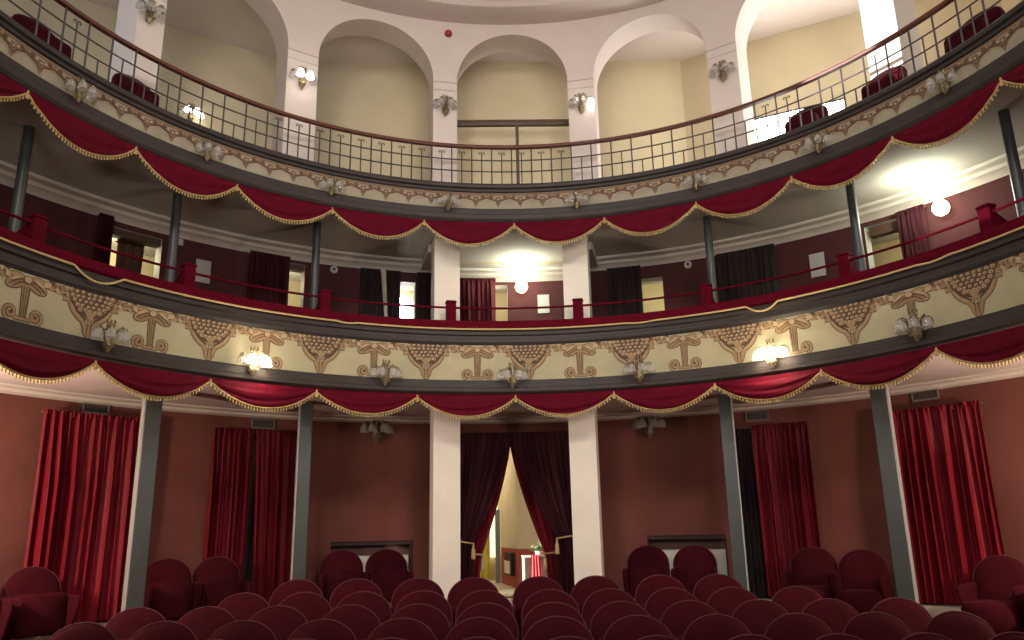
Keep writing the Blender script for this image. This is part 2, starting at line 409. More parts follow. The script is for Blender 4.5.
for s in (-1, 1):
    for a, w in ((30.0, 'second from the centre'), (49.6, 'third from the centre'), (68.6, 'outermost')):
        d = {30.0: (-29.1, 29.6), 49.6: (-48.45, 49.5), 68.6: (-67.1, 68.8)}[a][s > 0]
        b = P(d, .08, MF)
        t = thing('iron_column', 'slim grey iron column on the balcony, %s, %s side' % (w, side[s]), 'column', b, 0)
        mb = MB(); p = P(d, .08, 0)
        prof = [(.06, MF), (.06, MF + .05), (.046, MF + .08), (.043, 3.20), (.043, 3.331)]
        mb.lathe([(r, h + CZ) for r, h in prof], 'iron_paint', 16, (p.x, p.y, 0)); mb.build('shaft', t)

# ------------------------------------------------------------------ painted ornament drawn on the fronts
KD = math.radians(1) * 3.97                           # metres per degree along the front
class Paint:
    def __init__(s, off): s.mb = MB(); s.off = off
    def pt(s, c, x, h, layer): return P(c + x / KD, s.off - .0025 * layer, h)
    def poly(s, c, pts, layer, mt): s.mb.face([s.pt(c, x, h, layer) for x, h in pts], mt)
    def disc(s, c, x, h, rx, ry, layer, mt, rot=0., n=12):
        cr, sr = math.cos(rot), math.sin(rot)
        s.poly(c, [(x + rx * math.cos(2 * PI * k / n) * cr - ry * math.sin(2 * PI * k / n) * sr, h + rx * math.cos(2 * PI * k / n) * sr + ry * math.sin(2 * PI * k / n) * cr) for k in range(n)], layer, mt)
    def stroke(s, c, pts, w, layer, mt):
        L, R = [], []
        for i, (x, h) in enumerate(pts):
            x0, h0 = pts[max(0, i - 1)]; x1, h1 = pts[min(len(pts) - 1, i + 1)]
            dx, dh = x1 - x0, h1 - h0; n = math.hypot(dx, dh) or 1
            ww = (w[i] if isinstance(w, list) else w) / 2
            L.append(s.pt(c, x - dh / n * ww, h + dx / n * ww, layer)); R.append(s.pt(c, x + dh / n * ww, h - dx / n * ww, layer))
        s.mb.quad_grid([L, R], mt)
    def line2(s, c, pts, w, mt='paint_tan', ol=.012):
        s.stroke(c, pts, w + ol if not isinstance(w, list) else [q + ol for q in w], 1, 'paint_dark'); s.stroke(c, pts, w, 2, mt)
    def disc2(s, c, x, h, rx, ry, mt='paint_tan', rot=0., ol=.006, n=12, up=0):
        s.disc(c, x, h, rx + ol, ry + ol, 1 + up, 'paint_dark', rot, n); s.disc(c, x, h, rx, ry, 2 + up, mt, rot, n)
def bez(p, q, r, n=8):
    return [((1 - t) ** 2 * p[0] + 2 * t * (1 - t) * q[0] + t * t * r[0], (1 - t) ** 2 * p[1] + 2 * t * (1 - t) * q[1] + t * t * r[1]) for t in [i / n for i in range(n + 1)]]
def spiral(x, h, r, s, turns=1.4, n=22, a0=-PI / 2):
    return [(x + s * r * (1 - .75 * i / n) * math.cos(a0 + 2 * PI * turns * i / n), h + r * (1 - .75 * i / n) * math.sin(a0 + 2 * PI * turns * i / n)) for i in range(n + 1)]
pb = Paint(BF)
rnd = random.Random(3)
def grape(c):
    for s in (-1, 1):
        pb.line2(c, bez((s * .175, 1.815), (s * .15, 1.735), (s * .06, 1.69)) + [(s * .035, 1.645), (s * .026, 1.60)], .034, ol=.014)
        pb.line2(c, [(s * .15, 1.835), (s * .245, 1.832)], .03, ol=.013)
        pb.stroke(c, bez((s * .15, 1.80), (s * .10, 1.74), (s * .03, 1.70)), .010, 4, 'paint_dark')
        pb.stroke(c, bez((s * .165, 1.80), (s * .14, 1.735), (s * .06, 1.695)), .008, 4, 'paint_light')
    pb.disc2(c, 0, 1.612, .042, .052); pb.stroke(c, [(-.012, 1.75), (-.016, 1.575)], .007, 4, 'paint_dark'); pb.stroke(c, [(.014, 1.75), (.018, 1.575)], .007, 4, 'paint_dark')
    pb.poly(c, [(-.20, 1.935), (-.19, 1.84), (-.12, 1.75), (0, 1.71), (.12, 1.75), (.19, 1.84), (.20, 1.935)], 3, 'paint_dark')
    pb.poly(c, [(-.05, 1.77), (0, 1.68), (.05, 1.77)], 4, 'paint_tan')
    for h, n, w in ((1.916, 8, .180), (1.881, 8, .165), (1.845, 7, .145), (1.810, 6, .115), (1.778, 5, .085)):
        for i in range(n):
            x = -w + 2 * w * i / (n - 1) + rnd.uniform(-.004, .004); h_ = h + rnd.uniform(-.004, .004)
            pb.disc(c, x, h_, .0222, .0178, 4, 'paint_tan', n=10); pb.disc(c, x - .003, h_ + .002, .0165, .0125, 5, 'paint_light', n=9); pb.disc(c, x + .002, h_ - .002, .0075, .006, 6, 'paint_dark', n=7)
def palm(c):
    for s in (-1, 1):
        pb.stroke(c, spiral(s * .105, 1.62, .058, s), .034, 1, 'paint_dark'); pb.stroke(c, spiral(s * .105, 1.62, .058, s), .021, 2, 'paint_tan'); pb.disc(c, s * .10, 1.622, .012, .012, 3, 'paint_dark', n=8)
        pb.disc2(c, s * .088, 1.853, .088, .046, 'paint_tan', rot=-s * .42, ol=.008)
        pb.disc2(c, s * .075, 1.895, .07, .026, 'paint_tan', rot=s * .15, ol=.007, up=1)
        pb.stroke(c, bez((s * .02, 1.885), (s * .09, 1.88), (s * .15, 1.82)), .009, 5, 'paint_dark')
        pb.stroke(c, bez((s * .02, 1.865), (s * .07, 1.855), (s * .12, 1.81)), .008, 5, 'paint_dark')
        pb.disc(c, s * .10, 1.878, .045, .012, 5, 'paint_light', rot=-s * .5)
        pb.disc2(c, s * .165, 1.895, .04, .024, 'paint_light', rot=s * .3)
    pb.line2(c, [(0, 1.88), (0, 1.75), (0, 1.60)], [.068, .058, .046], ol=.014)
    for x in (-.018, 0, .018): pb.stroke(c, [(x * 1.2, 1.84), (x * .8, 1.60)], .006, 4, 'paint_dark')
    pb.disc2(c, 0, 1.885, .030, .026, 'paint_light', up=4); pb.line2(c, [(-.075, 1.585), (.075, 1.585)], .022)
def garland(c, x0, x1):
    n = 4
    pb.stroke(c, [(x0 - .03, 1.902), ((x0 + x1) / 2, 1.89), (x1 + .03, 1.902)], .074, 1, 'paint_dark')
    for i in range(n):
        x = x0 + (x1 - x0) * (i + .5) / n
        for q in (-1, 1):
            pb.disc(c, x + q * .012, 1.893 + q * .016, .037, .017, 2, 'paint_tan' if (i + q) % 3 else 'paint_light', rot=.6 * (-1) ** i + q * .2)
        pb.stroke(c, spiral(x, 1.90, .017, 1, 1.1, 10), .006, 4, 'paint_dark')
for k in range(-12, 13):
    c = 2.3 + 7.97 * k
    if abs(c) > 90: continue
    (grape if k % 2 == 0 else palm)(c); garland(c, .205, .375)
par = thing('balcony_parapet', 'curved lower balcony front with cream frieze painted with grapes and ribbons', 'balcony front', P(0, BF, 1.41), 0)
mb = MB(); sweep(mb, [(BF + .001, 1.945), (BF, 1.94), (BF, 1.56), (BF + .001, 1.55)], 'cream_frieze'); fr = mb.build('frieze', par)
o = pb.mb.build('painted_ornament', fr, world=False, smooth=False)
o.location = tuple(-v for v in par.location)
mb = MB(); sweep(mb, [(BF + .02, 2.10), (BF - .022, 2.098), (BF - .036, 2.075), (BF - .034, 2.045), (BF - .012, 2.035), (BF - .012, 1.99), (BF - .022, 1.985), (BF - .022, 1.965), (BF - .004, 1.937), (BF + .01, 1.937)], 'dark_moulding'); mb.build('upper_moulding', par, angle=25)
mb = MB(); sweep(mb, [(BF + .01, 1.56), (BF - .010, 1.558), (BF - .014, 1.535), (BF - .032, 1.53), (BF - .034, 1.475), (BF - .046, 1.465), (BF - .046, 1.43), (BF - .02, 1.41), (BF + .10, 1.40)], 'dark_moulding'); mb.build('lower_moulding', par, angle=25)
mb = MB(); sweep(mb, [(BF - .01, 2.10), (BF - .035, 2.12), (BF - .04, 2.16), (BF - .02, 2.205), (BF + .03, 2.215), (BF + .26, 2.215), (BF + .27, 2.1), (BF + .27, 1.85), (BF + .13, 1.85)], 'ledge_velvet'); mb.build('ledge', par)
def cord_h(d):
    h = 2.103
    for c, w, s in ((-61.4, 6.4, .085), (38.4, 4.6, .07), (-26, 3, .012), (20, 5, .01), (62, 4, .012)):
        x = (d - c) / (w / 2)
        if abs(x) < 1: h -= s * (1 - x * x)
    return h
mb = MB(); mb.tube([P(d, BF - .052, cord_h(d)) for d in steps(-84, 84, 500)], .0095, 'gold_cord', 6); o = mb.build('cord', par); o['label'] = 'gold cord that droops loose in two places'
# rail between posts
posts = [-67.9, -48.4, -28.9, -9.6, 10.2, 29.8, 49.6, 67.9]
mb = MB(); mb.tube([P(d, BF + .12, 2.385) for d in steps(-84, 84, 240)], .013, 'ledge_velvet', 8); mb.build('rail', par)
names = ['outermost on the left', 'second from the left end', 'beside the left door with the dark curtain', 'in front of the left white pillar', 'in front of the right white pillar', 'fourth from the right side wall', 'beside the open right doorway', 'outermost on the right']
for d, nm in zip(posts, names):
    b = P(d, BF + .12, 2.215)
    t = thing('box_partition', 'red velvet ledge post and box divider, ' + nm, 'box divider', b, face_rz(d))
    mb = MB(); mb.box((-.054, -.05, 0), (.054, .05, .215), 'ledge_velvet', bev=.012); mb.box((-.06, -.056, .215), (.06, .056, .243), 'ledge_velvet', bev=.014); mb.build('post', t, world=False)
    mb = MB()
    for x0, x1 in ((-.02, .02),):
        q = [(.05, .004), (.05, .205), (.20, .13), (.27, .10), (.27, -.33), (.155, -.33), (.155, .004)]
        if abs(d) < 12: q = [(.05, .004), (.05, .205), (.17, .12), (.22, .10), (.22, -.33), (.155, -.33), (.155, .004)]
        for x in (x0, x1): mb.face([(x, y, z) for y, z in q], 'ledge_velvet')
        for i in range(7):
            (y0, z0), (y1, z1) = q[i], q[(i + 1) % 7]; mb.face([(x0, y0, z0), (x1, y0, z0), (x1, y1, z1), (x0, y1, z1)], 'ledge_velvet')
    mb.build('side_panel', t, world=False, smooth=False)

# ------------------------------------------------------------------ gallery front and railing
gp = thing('gallery_parapet', 'curved upper gallery front with worn cream frieze of brown scrolls', 'gallery front', P(0, GF, 3.35), 0)
mb = MB(); sweep(mb, [(GF + .07, 3.52), (GF + .07, 3.80), (GF + .02, 3.815), (GF - .03, 3.81), (GF - .05, 3.785), (GF - .045, 3.755), (GF - .02, 3.745), (GF - .02, 3.715), (GF + .01, 3.705)], 'dark_moulding', -88, 88); mb.build('upper_moulding', gp, angle=25)
mb = MB(); sweep(mb, [(GF + .001, 3.71), (GF, 3.70), (GF, 3.51), (GF + .001, 3.50)], 'old_cream', -88, 88); fr = mb.build('frieze', gp)
mb = MB(); sweep(mb, [(GF + .01, 3.515), (GF - .012, 3.512), (GF - .014, 3.49), (GF - .03, 3.485), (GF - .03, 3.44), (GF - .04, 3.43), (GF - .04, 3.38), (GF - .02, 3.352), (GF + .08, 3.345)], 'dark_moulding', -88, 88); mb.build('lower_moulding', gp, angle=25)
pb = Paint(GF)
for k in range(-23, 24):
    c = 1.6 + 3.66 * k; hw = .1268
    pb.stroke(c, [(-hw, 3.69), (hw, 3.69)], .03, 1, 'paint_rose')
    for s in (-1, 1):
        pb.stroke(c, [(s * x, h) for x, h in bez((.0, 3.622), (.055, 3.64), (hw, 3.664))], .050, 2, 'paint_dark')
        pb.stroke(c, [(s * x, h) for x, h in bez((.0, 3.625), (.055, 3.645), (hw, 3.668))], .038, 3, 'paint_rose')
        pb.stroke(c, spiral(s * .075, 3.655, .02, s, 1.2, 12), .008, 5, 'paint_dark'); pb.disc(c, s * .042, 3.642, .018, .010, 5, 'paint_light', rot=s * .5, n=8)
        pb.disc(c, s * .108, 3.668, .016, .009, 5, 'paint_tan', rot=-s * .5, n=8)
        pb.stroke(c, [(s * x, h) for x, h in bez((.026, 3.59), (.06, 3.60), (hw, 3.632))], .007, 2, 'paint_light')
    pb.disc2(c, 0, 3.618, .032, .034, 'paint_rose', n=12, up=3); pb.disc(c, 0, 3.622, .017, .017, 6, 'paint_dark', n=10); pb.disc(c, 0, 3.625, .011, .011, 7, 'paint_light', n=9)
    pb.poly(c, [(-.032, 3.60), (.032, 3.60), (.014, 3.555), (0, 3.53), (-.014, 3.555)], 3, 'paint_rose')
o = pb.mb.build('painted_ornament', fr, world=False, smooth=False); o.location = tuple(-v for v in gp.location)
rl = thing('gallery_railing', 'thin black iron gallery railing with curled finials and red-brown wooden handrail', 'railing', P(0, GF + .02, 3.81), 0)
RO = GF + .03
A = steps(-84, 84, 260)
mb = MB(); mb.quad_grid([[P(d, RO + o, h) for d in A] for o, h in ((-.024, 4.275), (-.03, 4.295), (-.018, 4.312), (.018, 4.312), (.03, 4.295), (.024, 4.275), (-.024, 4.275))], 'handrail_wood'); mb.build('handrail', rl)
for h in (4.125, 3.985):
    mb = MB(); mb.tube([P(d, RO, h) for d in A], .0075, 'iron', 6); mb.build('crossbar', rl)
def has_scroll(d): return (-38.6 < d < 11.5) or (40 < d < 45) or (56 < d < 58.5) or (62 < d < 64.5) or (-70 < d < -64.2)
nb = 0
for k in range(-44, 45):
    d = .3 + 1.65 * k
    mb = MB()
    if k % 2 == 0:
        mb.tube([P(d, RO, 3.817), P(d, RO, 4.275)], .0085, 'iron', 6, False)
    elif has_scroll(d):
        mb.tube([P(d, RO, 3.817), P(d, RO, 4.205)], .007, 'iron', 6, False)
        for s in (-1, 1):
            mb.tube([P(d + x / KD, RO, h) for x, h in [(0, 4.20), (s * .012, 4.222), (s * .028, 4.222), (s * .036, 4.208), (s * .030, 4.198), (s * .022, 4.202)]], .0055, 'iron', 5)
    else:
        mb.tube([P(d, RO, 3.817), P(d, RO, 4.125 if (k // 2) % 2 else 3.985)], .007, 'iron', 6, False)
    mb.build('baluster', rl)

# ------------------------------------------------------------------ swags
def swag(off0, a0, a1, htop, hend, hlow, seed, label, group, bright=1):
    r = random.Random(seed); ph = r.random() * 6; c = (a0 + a1) / 2
    t = thing('swag_valance', label, 'swag', P(c, off0, htop), face_rz(c), group)
    NU, NV = 44, 16
    sag = r.uniform(-.012, .012)
    def low(u): return hend + (hlow + sag * .6 - hend) * (1 - abs(2 * u - 1) ** 2.1)
    def pos(u, v, ex=0.):
        d = a0 + (a1 - a0) * u
        top = htop
        lw = low(u); h = top + (lw - top) * v
        edge = 1 - abs(2 * u - 1) ** 3
        fold = math.sin(v * 15 + ph + 1.2 * math.sin(3 * u + ph)) * .011 * edge * (.3 + v) + .008 * math.sin(v * 31 + ph * 2 + u * 4) * edge * v
        bulge = .05 * edge * math.sin(min(1, v * 1.0) * PI * .72)
        gather = .006 * math.sin(u * 60) * (1 - edge)
        return P(d, off0 - .02 - bulge - fold - gather - ex, h)
    mb = MB(); mb.quad_grid([[pos(u, v) for u in steps(0, 1, NU)] for v in steps(0, 1, NV)], 'swag_velvet'); mb.build('fabric', t, angle=180)
    mb = MB(); mb.tube([pos(u, 1, .004) for u in steps(0, 1, 60)], .0085, 'gold_fringe', 6)
    n = 36
    for i in range(n):
        u = (i + .5) / n; p = pos(u, 1, .004); w = .0075
        L = .034 + .004 * r.random(); tg = (pos(min(1, u + .01), 1, .004) - pos(max(0, u - .01), 1, .004)); tg.z = 0; tg.normalize(); q = Vector((tg.y, -tg.x, 0))
        top = [p + tg * w * .6 + q * w * .6, p - tg * w * .6 + q * w * .6, p - tg * w * .6 - q * w * .6, p + tg * w * .6 - q * w * .6]
        dn = Vector((0, 0, -L)); bot = [p + (x - p) * 1.35 + dn for x in top]
        mb.quad_grid([top, bot], 'gold_fringe', True); mb.face(bot, 'gold_fringe')
    mb.build('fringe', t, angle=60)
    mb = MB()
    k = P(a1, off0 - .035, hend - .005)
    mb.lathe([(.001, .03), (.008, .024), (.011, .008), (.008, -.006), (.013, -.02), (.012, -.045), (.003, -.05)], 'gold_fringe', 10, tuple(k)); mb.build('tassel', t)
    return t
ordn = ['first', 'second', 'third', 'fourth', 'fifth', 'sixth', 'seventh']
jb = [15.12 * k + .15 for k in range(-6, 7)]
for i in range(12):
    j = i - 6
    s = 'left' if j < 0 else 'right'; n = ordn[-j - 1] if j < 0 else ordn[j]
    lab = 'crimson gold-fringed swag under the lower balcony, %s %s of the middle' % (n, s)
    if (j == 3): lab = 'crimson swag just right of the lit sconce on the right of the lower balcony'
    swag(BF, jb[i], jb[i + 1], 1.402, 1.365, 1.165, 100 + i, lab, 'swags under the lower balcony')
jg = [14.68 * k + .5 for k in range(-5, 6)]
jg = [-87.5] + jg + [88.5] if False else jg
for i in range(len(jg) - 1):
    j = i - 5
    s = 'left' if j < 0 else 'right'; n = ordn[-j - 1] if j < 0 else ordn[j]
    swag(GF, jg[i], jg[i + 1], 3.345, 3.31, 3.075, 200 + i, 'dark red gold-fringed swag under the upper gallery, %s %s of the middle' % (n, s), 'swags under the upper gallery')
swag(GF, -87.5, jg[0], 3.345, 3.31, 3.075, 220, 'dark red swag under the upper gallery cut by the left edge of the photo', 'swags under the upper gallery')
swag(GF, jg[-1], 88.5, 3.345, 3.31, 3.075, 221, 'dark red swag under the upper gallery cut by the right edge of the photo', 'swags under the upper gallery')

# ------------------------------------------------------------------ sconces
def make_sconce(loc, rz, label, group, lit=(), scale=1., glow='lit_glass'):
    t = thing('wall_sconce', label, 'sconce', loc, rz, group); t.scale = (scale,) * 3
    mb = MB()
    mb.lathe([(.002, -.135), (.014, -.125), (.02, -.105), (.034, -.09), (.042, -.065), (.03, -.04), (.036, -.02), (.022, 0), (.014, .03), (.02, .055), (.012, .08)], 'brass', 14, (0, -.04, 0), sy=.8, flute=.10, nf=7)
    # leaf finial
    for a in (-.5, 0, .5):
        mb.tube([(0, -.04, .06), (a * .05, -.045, .10), (a * .07, -.05, .135), (a * .04, -.05, .15)], [.012, .017, .010, .002], 'brass', 6)
    for s in (-1, 1): mb.tube([(0, -.05, -.06), (s * .03, -.075, -.085), (s * .045, -.07, -.06), (s * .035, -.07, -.045)], [.008, .008, .007, .004], 'brass', 6)
    mb.box((-.022, -.012, -.10), (.022, 0, .08), 'brass', bev=.008)
    mb.build('bracket', t, world=False)
    for i, a in enumerate((-78, -28, 28, 78)):
        x = math.sin(math.radians(a)) * .125; y = -.04 - math.cos(math.radians(a)) * .125
        mx, my = x * .55, -.04 + (y + .04) * .55
        mb = MB(); mb.tube([(0, -.04, -.01), (mx * .6, -.04 + (my + .04) * .6, .01), (mx, my, .055), (x * .85, -.04 + (y + .04) * .85, .075), (x, y, .062), (x, y, .05)], [.008, .007, .006, .006, .007, .008], 'brass', 6)
        mb.lathe([(.001, .066), (.016, .062), (.021, .048), (.019, .042)], 'brass', 10, (x, y, 0)); arm = mb.build('arm', t, world=False)
        mb = MB(); g = (glow if i in lit else 'frosted_glass')
        prof = [(.018, .046), (.030, .036), (.038, .012), (.041, -.012), (.048, -.034)]
        mb.lathe(prof, g, 18, (x, y, 0), flute=.05, nf=9)
        if i in lit: mb.lathe([(.001, .03), (.018, .02), (.02, 0), (.001, -.018)], g, 10, (x, y, 0))
        o = mb.build('glass_shade', arm, world=False)
        if i in lit: o['label'] = 'glowing glass shade'
    return t
def on_front(d, off, h): return P(d, off, h), face_rz(d)
lights = []
def plight(loc, e, col, r=.05):
    l = bpy.data.lights.new('lamp_light', 'POINT'); l.energy = e; l.color = col; l.shadow_soft_size = r
    o = bpy.data.objects.new('lamp_light', l); C.objects.link(o); o.location = loc
    return o
for k, nm in zip(range(-3, 4), ('outermost on the left', None, 'just left of the left white pillar', 'nearest the middle', 'just right of the right white pillar', None, 'outermost on the right')):
    d = -.3 + 19.75 * k
    lit = {-2: (1, 2, 3), 2: (0, 1, 2, 3)}.get(k, ())
    lab = ('lit brass sconce on the %s of the lower balcony front' % ('left' if k < 0 else 'right')) if lit else 'unlit brass sconce on the lower balcony front, ' + nm
    p, rz = on_front(d, BF - .048, 1.585)
    make_sconce(p, rz, lab, 'sconces on the lower balcony front', lit, 1.0)
    if lit: plight(P(d, BF - .24, 1.60), 7.0 if k < 0 else 11.0, (1, .82, .58))
gdn = {-67: 'outermost on the left', -48.5: 'second from the left', -29.3: 'third from the left', -10.4: 'left of the middle', 10.9: 'right of the middle', 30.3: 'third from the right', 49.2: 'second from the right', 67.3: 'outermost on the right'}
for d, nm in gdn.items():
    p, rz = on_front(d, GF - .042, 3.55)
    make_sconce(p, rz, 'small unlit sconce on the upper gallery front, ' + nm, 'sconces on the upper gallery front', (), .80)
for d, nm, lit in ((-55.4, 'leftmost pillar, unlit', ()), (-32.9, 'second pillar from the left, shades glowing', (1, 2)), (-10.2, 'pillar left of the centre arch, unlit', ()), (11.9, 'pillar right of the centre arch, one shade glowing', (3,)), (34.4, 'second pillar from the right, unlit', ())):
    p, rz = on_front(d, -.002, 4.97)
    make_sconce(p, rz, 'small brass sconce on the white arcade, ' + nm, 'sconces on the arcade pillars', lit, .95, 'lit_glass_small')
    if lit: plight(P(d, -.22, 4.98), .7, (1, .9, .78), .04)
for d, nm in ((-17.7, 'left'), (17.8, 'right')):
    p, rz = on_front(d, WL - .003, 1.20)
    make_sconce(p, rz, 'dark unlit four-shade sconce high on the red wall above the %s niche' % nm, 'sconces on the ground floor wall', (), 1.2)
make_sconce((-3.757, 8.937, 5.08 + CZ), math.radians(32), 'small glowing sconce low on the yellow wall behind the left gallery railing', 'sconces on the yellow wall', (1, 2, 3), .9, 'lit_glass_small')

# globe lamps on the balcony walls
for d, off, h, nm, e in ((1.6, 1.345, 3.10, 'round glowing wall lamp in the centre box between the white pillars', 34.), (55.0, WL - .005, 3.07, 'round glowing wall lamp on the right balcony wall beside the curtain', 34.)):
    p, rz = on_front(d, off, h)
    t = thing('globe_lamp', nm, 'wall lamp', p, rz, 'globe lamps on the balcony walls')
    mb = MB(); mb.lathe([(.001, 0), (.05, 0), (.05, .015), (.03, .02), (.03, .05)], 'brass', 16)
    for i, v in enumerate(mb.v): mb.v[i] = (v[0], -v[2], v[1])
    mb.build('base', t, world=False)
    mb = MB(); n = 10
    mb.lathe([(max(.0005, .082 * math.sin(PI * i / n)), -.082 * math.cos(PI * i / n)) for i in range(n + 1)], 'lamp_globe', 18, (0, -.10, 0)); mb.build('globe', t, world=False)
    plight(P(d, off - .52, h + .04), e * .85, (.97, 1, .82), .07)

# ------------------------------------------------------------------ curtains
def curtain_grid(mb, posf, nple, amp, mt, seed, NV=16, head=.06):
    r = random.Random(seed); NU = nple * 10
    ph = [r.uniform(-1.3, 1.3) for _ in range(nple + 2)]; am = [r.uniform(.35, 1.5) for _ in range(nple + 2)]; dr = [r.uniform(-1.4, 1.4) for _ in range(nple + 2)]
    q1, q2 = r.uniform(0, 6), r.uniform(0, 6)
    rows = []
    for v in steps(0, 1, NV):
        row = []
        for i in range(NU + 1):
            u = i / NU; k = u * nple; b = min(int(k), nple); f = k - b; f = f * f * (3 - 2 * f)
            ph_ = ph[b] * (1 - f) + ph[b + 1] * f + v * (dr[b] * (1 - f) + dr[b + 1] * f); a_ = am[b] * (1 - f) + am[b + 1] * f
            g = .30 + .70 * min(1, v / .35)
            c = math.sin(2 * PI * k + ph_)
            w = (abs(c) ** .75 * (1 if c > 0 else -1)) * a_ * g + .4 * math.sin(2 * PI * k * .43 + q1 + v) * g + .35 * math.sin(4 * PI * k + 2 * ph_) * (1 - min(1, v / .3))
            sh = .22 / nple * math.sin(2 * PI * k + ph_ + 1.2) * g * min(1, 6 * u, 6 * (1 - u))
            row.append(posf(u + sh, v, w * amp))
        rows.append(row)
    mb.quad_grid(rows, mt)
def straight(name, label, group, a0, a1, off, z1, z0, nple, amp, mt, seed, flare=0., a0b=None, a1b=None, part=None):
    c = (a0 + a1) / 2
    t = thing(name, label, 'curtain', P(c, off, z0), face_rz(c), group)
    b0 = a0 if a0b is None else a0b; b1 = a1 if a1b is None else a1b
    def pf(u, v, w):
        A = a0 + (b0 - a0) * v; B = a1 + (b1 - a1) * v
        return P(A + (B - A) * u, off - w, z1 + (z0 - z1) * v)
    mb = MB(); curtain_grid(mb, pf, nple, amp, mt, seed); mb.build('cloth', t, angle=180)
    mb = MB()
    def ph(u, v, w): return P(a0 + (a1 - a0) * u, off - .006 - w, z1 + .018 - .055 * v)
    curtain_grid(mb, ph, nple * 2, amp * .35, mt, seed + 1, 3); mb.build('heading', t, angle=180)
    mb = MB(); mb.tube([P(d, off + .03, z1 - .01) for d in steps(a0 - .08, a1 + .08, 12)], .010, 'brass', 8); mb.build('curtain_rod', t)
    return t
GRP = 'ground floor side curtains'
straight('curtain', 'wide bright red velvet curtain by the outer left column', GRP, -55.8, -45.4, .90, 1.15, STEP + .02, 13, .052, 'curtain_velvet', 11)
straight('curtain', 'left half of the parted red curtain behind the inner left side seats', GRP, -37.7, -33.0, .94, 1.125, STEP + .02, 8, .046, 'curtain_velvet_shaded', 12, a1b=-33.2)
straight('curtain', 'right half of the parted red curtain beside the inner left column', GRP, -32.6, -27.8, .92, 1.125, STEP + .02, 8, .046, 'curtain_velvet_shaded', 13, a0b=-31.9)
straight('curtain', 'dark charcoal lining curtain next to the inner right column', GRP, 28.2, 31.6, .97, 1.06, STEP + .02, 6, .03, 'black_curtain', 14)
straight('curtain', 'narrow red velvet curtain beside the dark one on the right side door', GRP, 30.6, 37.3, .90, 1.08, STEP + .02, 9, .046, 'curtain_velvet_shaded', 15, a0b=30.8)
straight('curtain', 'wide bright red velvet curtain by the outer right column', GRP, 46.0, 55.8, .90, 1.09, STEP + .02, 12, .052, 'curtain_velvet', 16)
# centre doorway: two outer and two inner tied-back panels
def tied(label, s, mid0, ao, off, z1, ztie, atie, wtie, abot, mt, seed, nple, amp):
    c = ao
    t = thing('tied_curtain', label, 'curtain', P(c, off, STEP), face_rz(c), 'tied-back centre doorway curtains')
    vt = (z1 - ztie) / (z1 - STEP)
    def inner(v):
        if v < vt:
            q = v / vt; return mid0 + (atie - mid0) * (q ** 1.35)
        q = (v - vt) / (1 - vt); return atie + (abot - atie) * min(1, q * 2)
    def outer(v):
        if v < vt: return ao
        return ao
    def pf(u, v, w):
        v2 = v
        # narrow toward the tie
        k = max(0, 1 - abs(v - vt) / .35)
        A = outer(v) + s * -1 * 0; B = inner(v)
        lo = ao + (atie - ao) * (1 - wtie) * k * .0
        return P(lo + (B - lo) * u, off - w * (1 - .55 * k) - .05 * k * math.sin(u * PI), z1 + (STEP - z1) * v2)
    mb = MB(); curtain_grid(mb, pf, nple, amp, mt, seed, 26); mb.build('cloth', t, angle=180)
    mb = MB(); mb.tube([P(ao + (atie - ao) * q, off - .10 * math.sin(q * PI) - .045, ztie + .035 * (1 - q) + .0) for q in steps(0, 1.03, 14)], .011, 'gold_cord', 8)
    e = P(atie + (.25 if s > 0 else -.25) * 0, off - .05, ztie)
    mb.lathe([(.001, .0), (.012, -.01), (.016, -.03), (.012, -.045), (.022, -.06), (.026, -.17), (.004, -.175)], 'gold_cord', 10, tuple(e)); mb.build('tieback', t)
    return t
tied('dark red outer left curtain of the centre doorway, tied back at the white pillar', -1, -.08, -7.6, .86, 1.155, -.12, -5.4, .5, -5.2, 'dark_curtain', 31, 10, .030)
tied('dark red outer right curtain of the centre doorway, tied back at the white pillar', 1, -.5, 8.0, .86, 1.155, -.08, 5.4, .5, 5.2, 'dark_curtain', 32, 10, .030)
tied('bright red inner left curtain of the centre doorway, gathered low with a gold tassel', -1, -.2, -6.3, 1.36, 1.12, -.26, -3.95, .5, -4.3, 'curtain_velvet', 33, 9, .03)
tied('bright red inner right curtain of the centre doorway, gathered low with a gold tassel', 1, -.36, 6.5, 1.36, 1.12, -.26, 3.7, .5, 3.9, 'curtain_velvet', 34, 9, .03)
# balcony door curtains
G2 = 'balcony door curtains'
straight('curtain', 'dark curtain left of the lit doorway at the far left of the balcony', G2, -52.4, -50.8, .98, 3.20, MF, 5, .03, 'dark_curtain', 41)
straight('curtain', 'brown curtain bunched inside the far left balcony doorway, light on both sides', G2, -48.75, -45.9, 1.30, 3.10, MF, 6, .04, 'brown_curtain', 42, a0b=-48.4, a1b=-46.3)
straight('curtain', 'wide dark curtain covering most of the second balcony doorway from the left', G2, -34.7, -29.6, .98, 3.19, MF, 8, .03, 'dark_curtain', 43)
straight('curtain', 'black curtain left of the brightest narrow balcony doorway', G2, -20.4, -15.0, .98, 3.17, MF, 7, .03, 'black_curtain', 44)
straight('curtain', 'black curtain between the brightest balcony doorway and the left white pillar', G2, -12.8, -10.3, .98, 3.17, MF, 4, .03, 'black_curtain', 45)
straight('curtain', 'red pleated curtain in the lamplit centre box', G2, -7.0, -1.9, 1.28, 3.215, MF, 8, .028, 'plum_curtain', 46)
straight('curtain', 'black curtain on the balcony doorway right of the right white pillar', G2, 13.4, 18.0, .98, 3.18, MF, 7, .03, 'black_curtain', 47)
straight('curtain', 'closed black curtain filling the second balcony doorway from the right', G2, 28.0, 35.5, .98, 3.18, MF, 10, .025, 'black_curtain', 48)
straight('curtain', 'brown-red curtain between the right balcony doorway and the globe lamp', G2, 50.0, 53.2, .96, 3.16, MF, 6, .03, 'dark_curtain', 49)
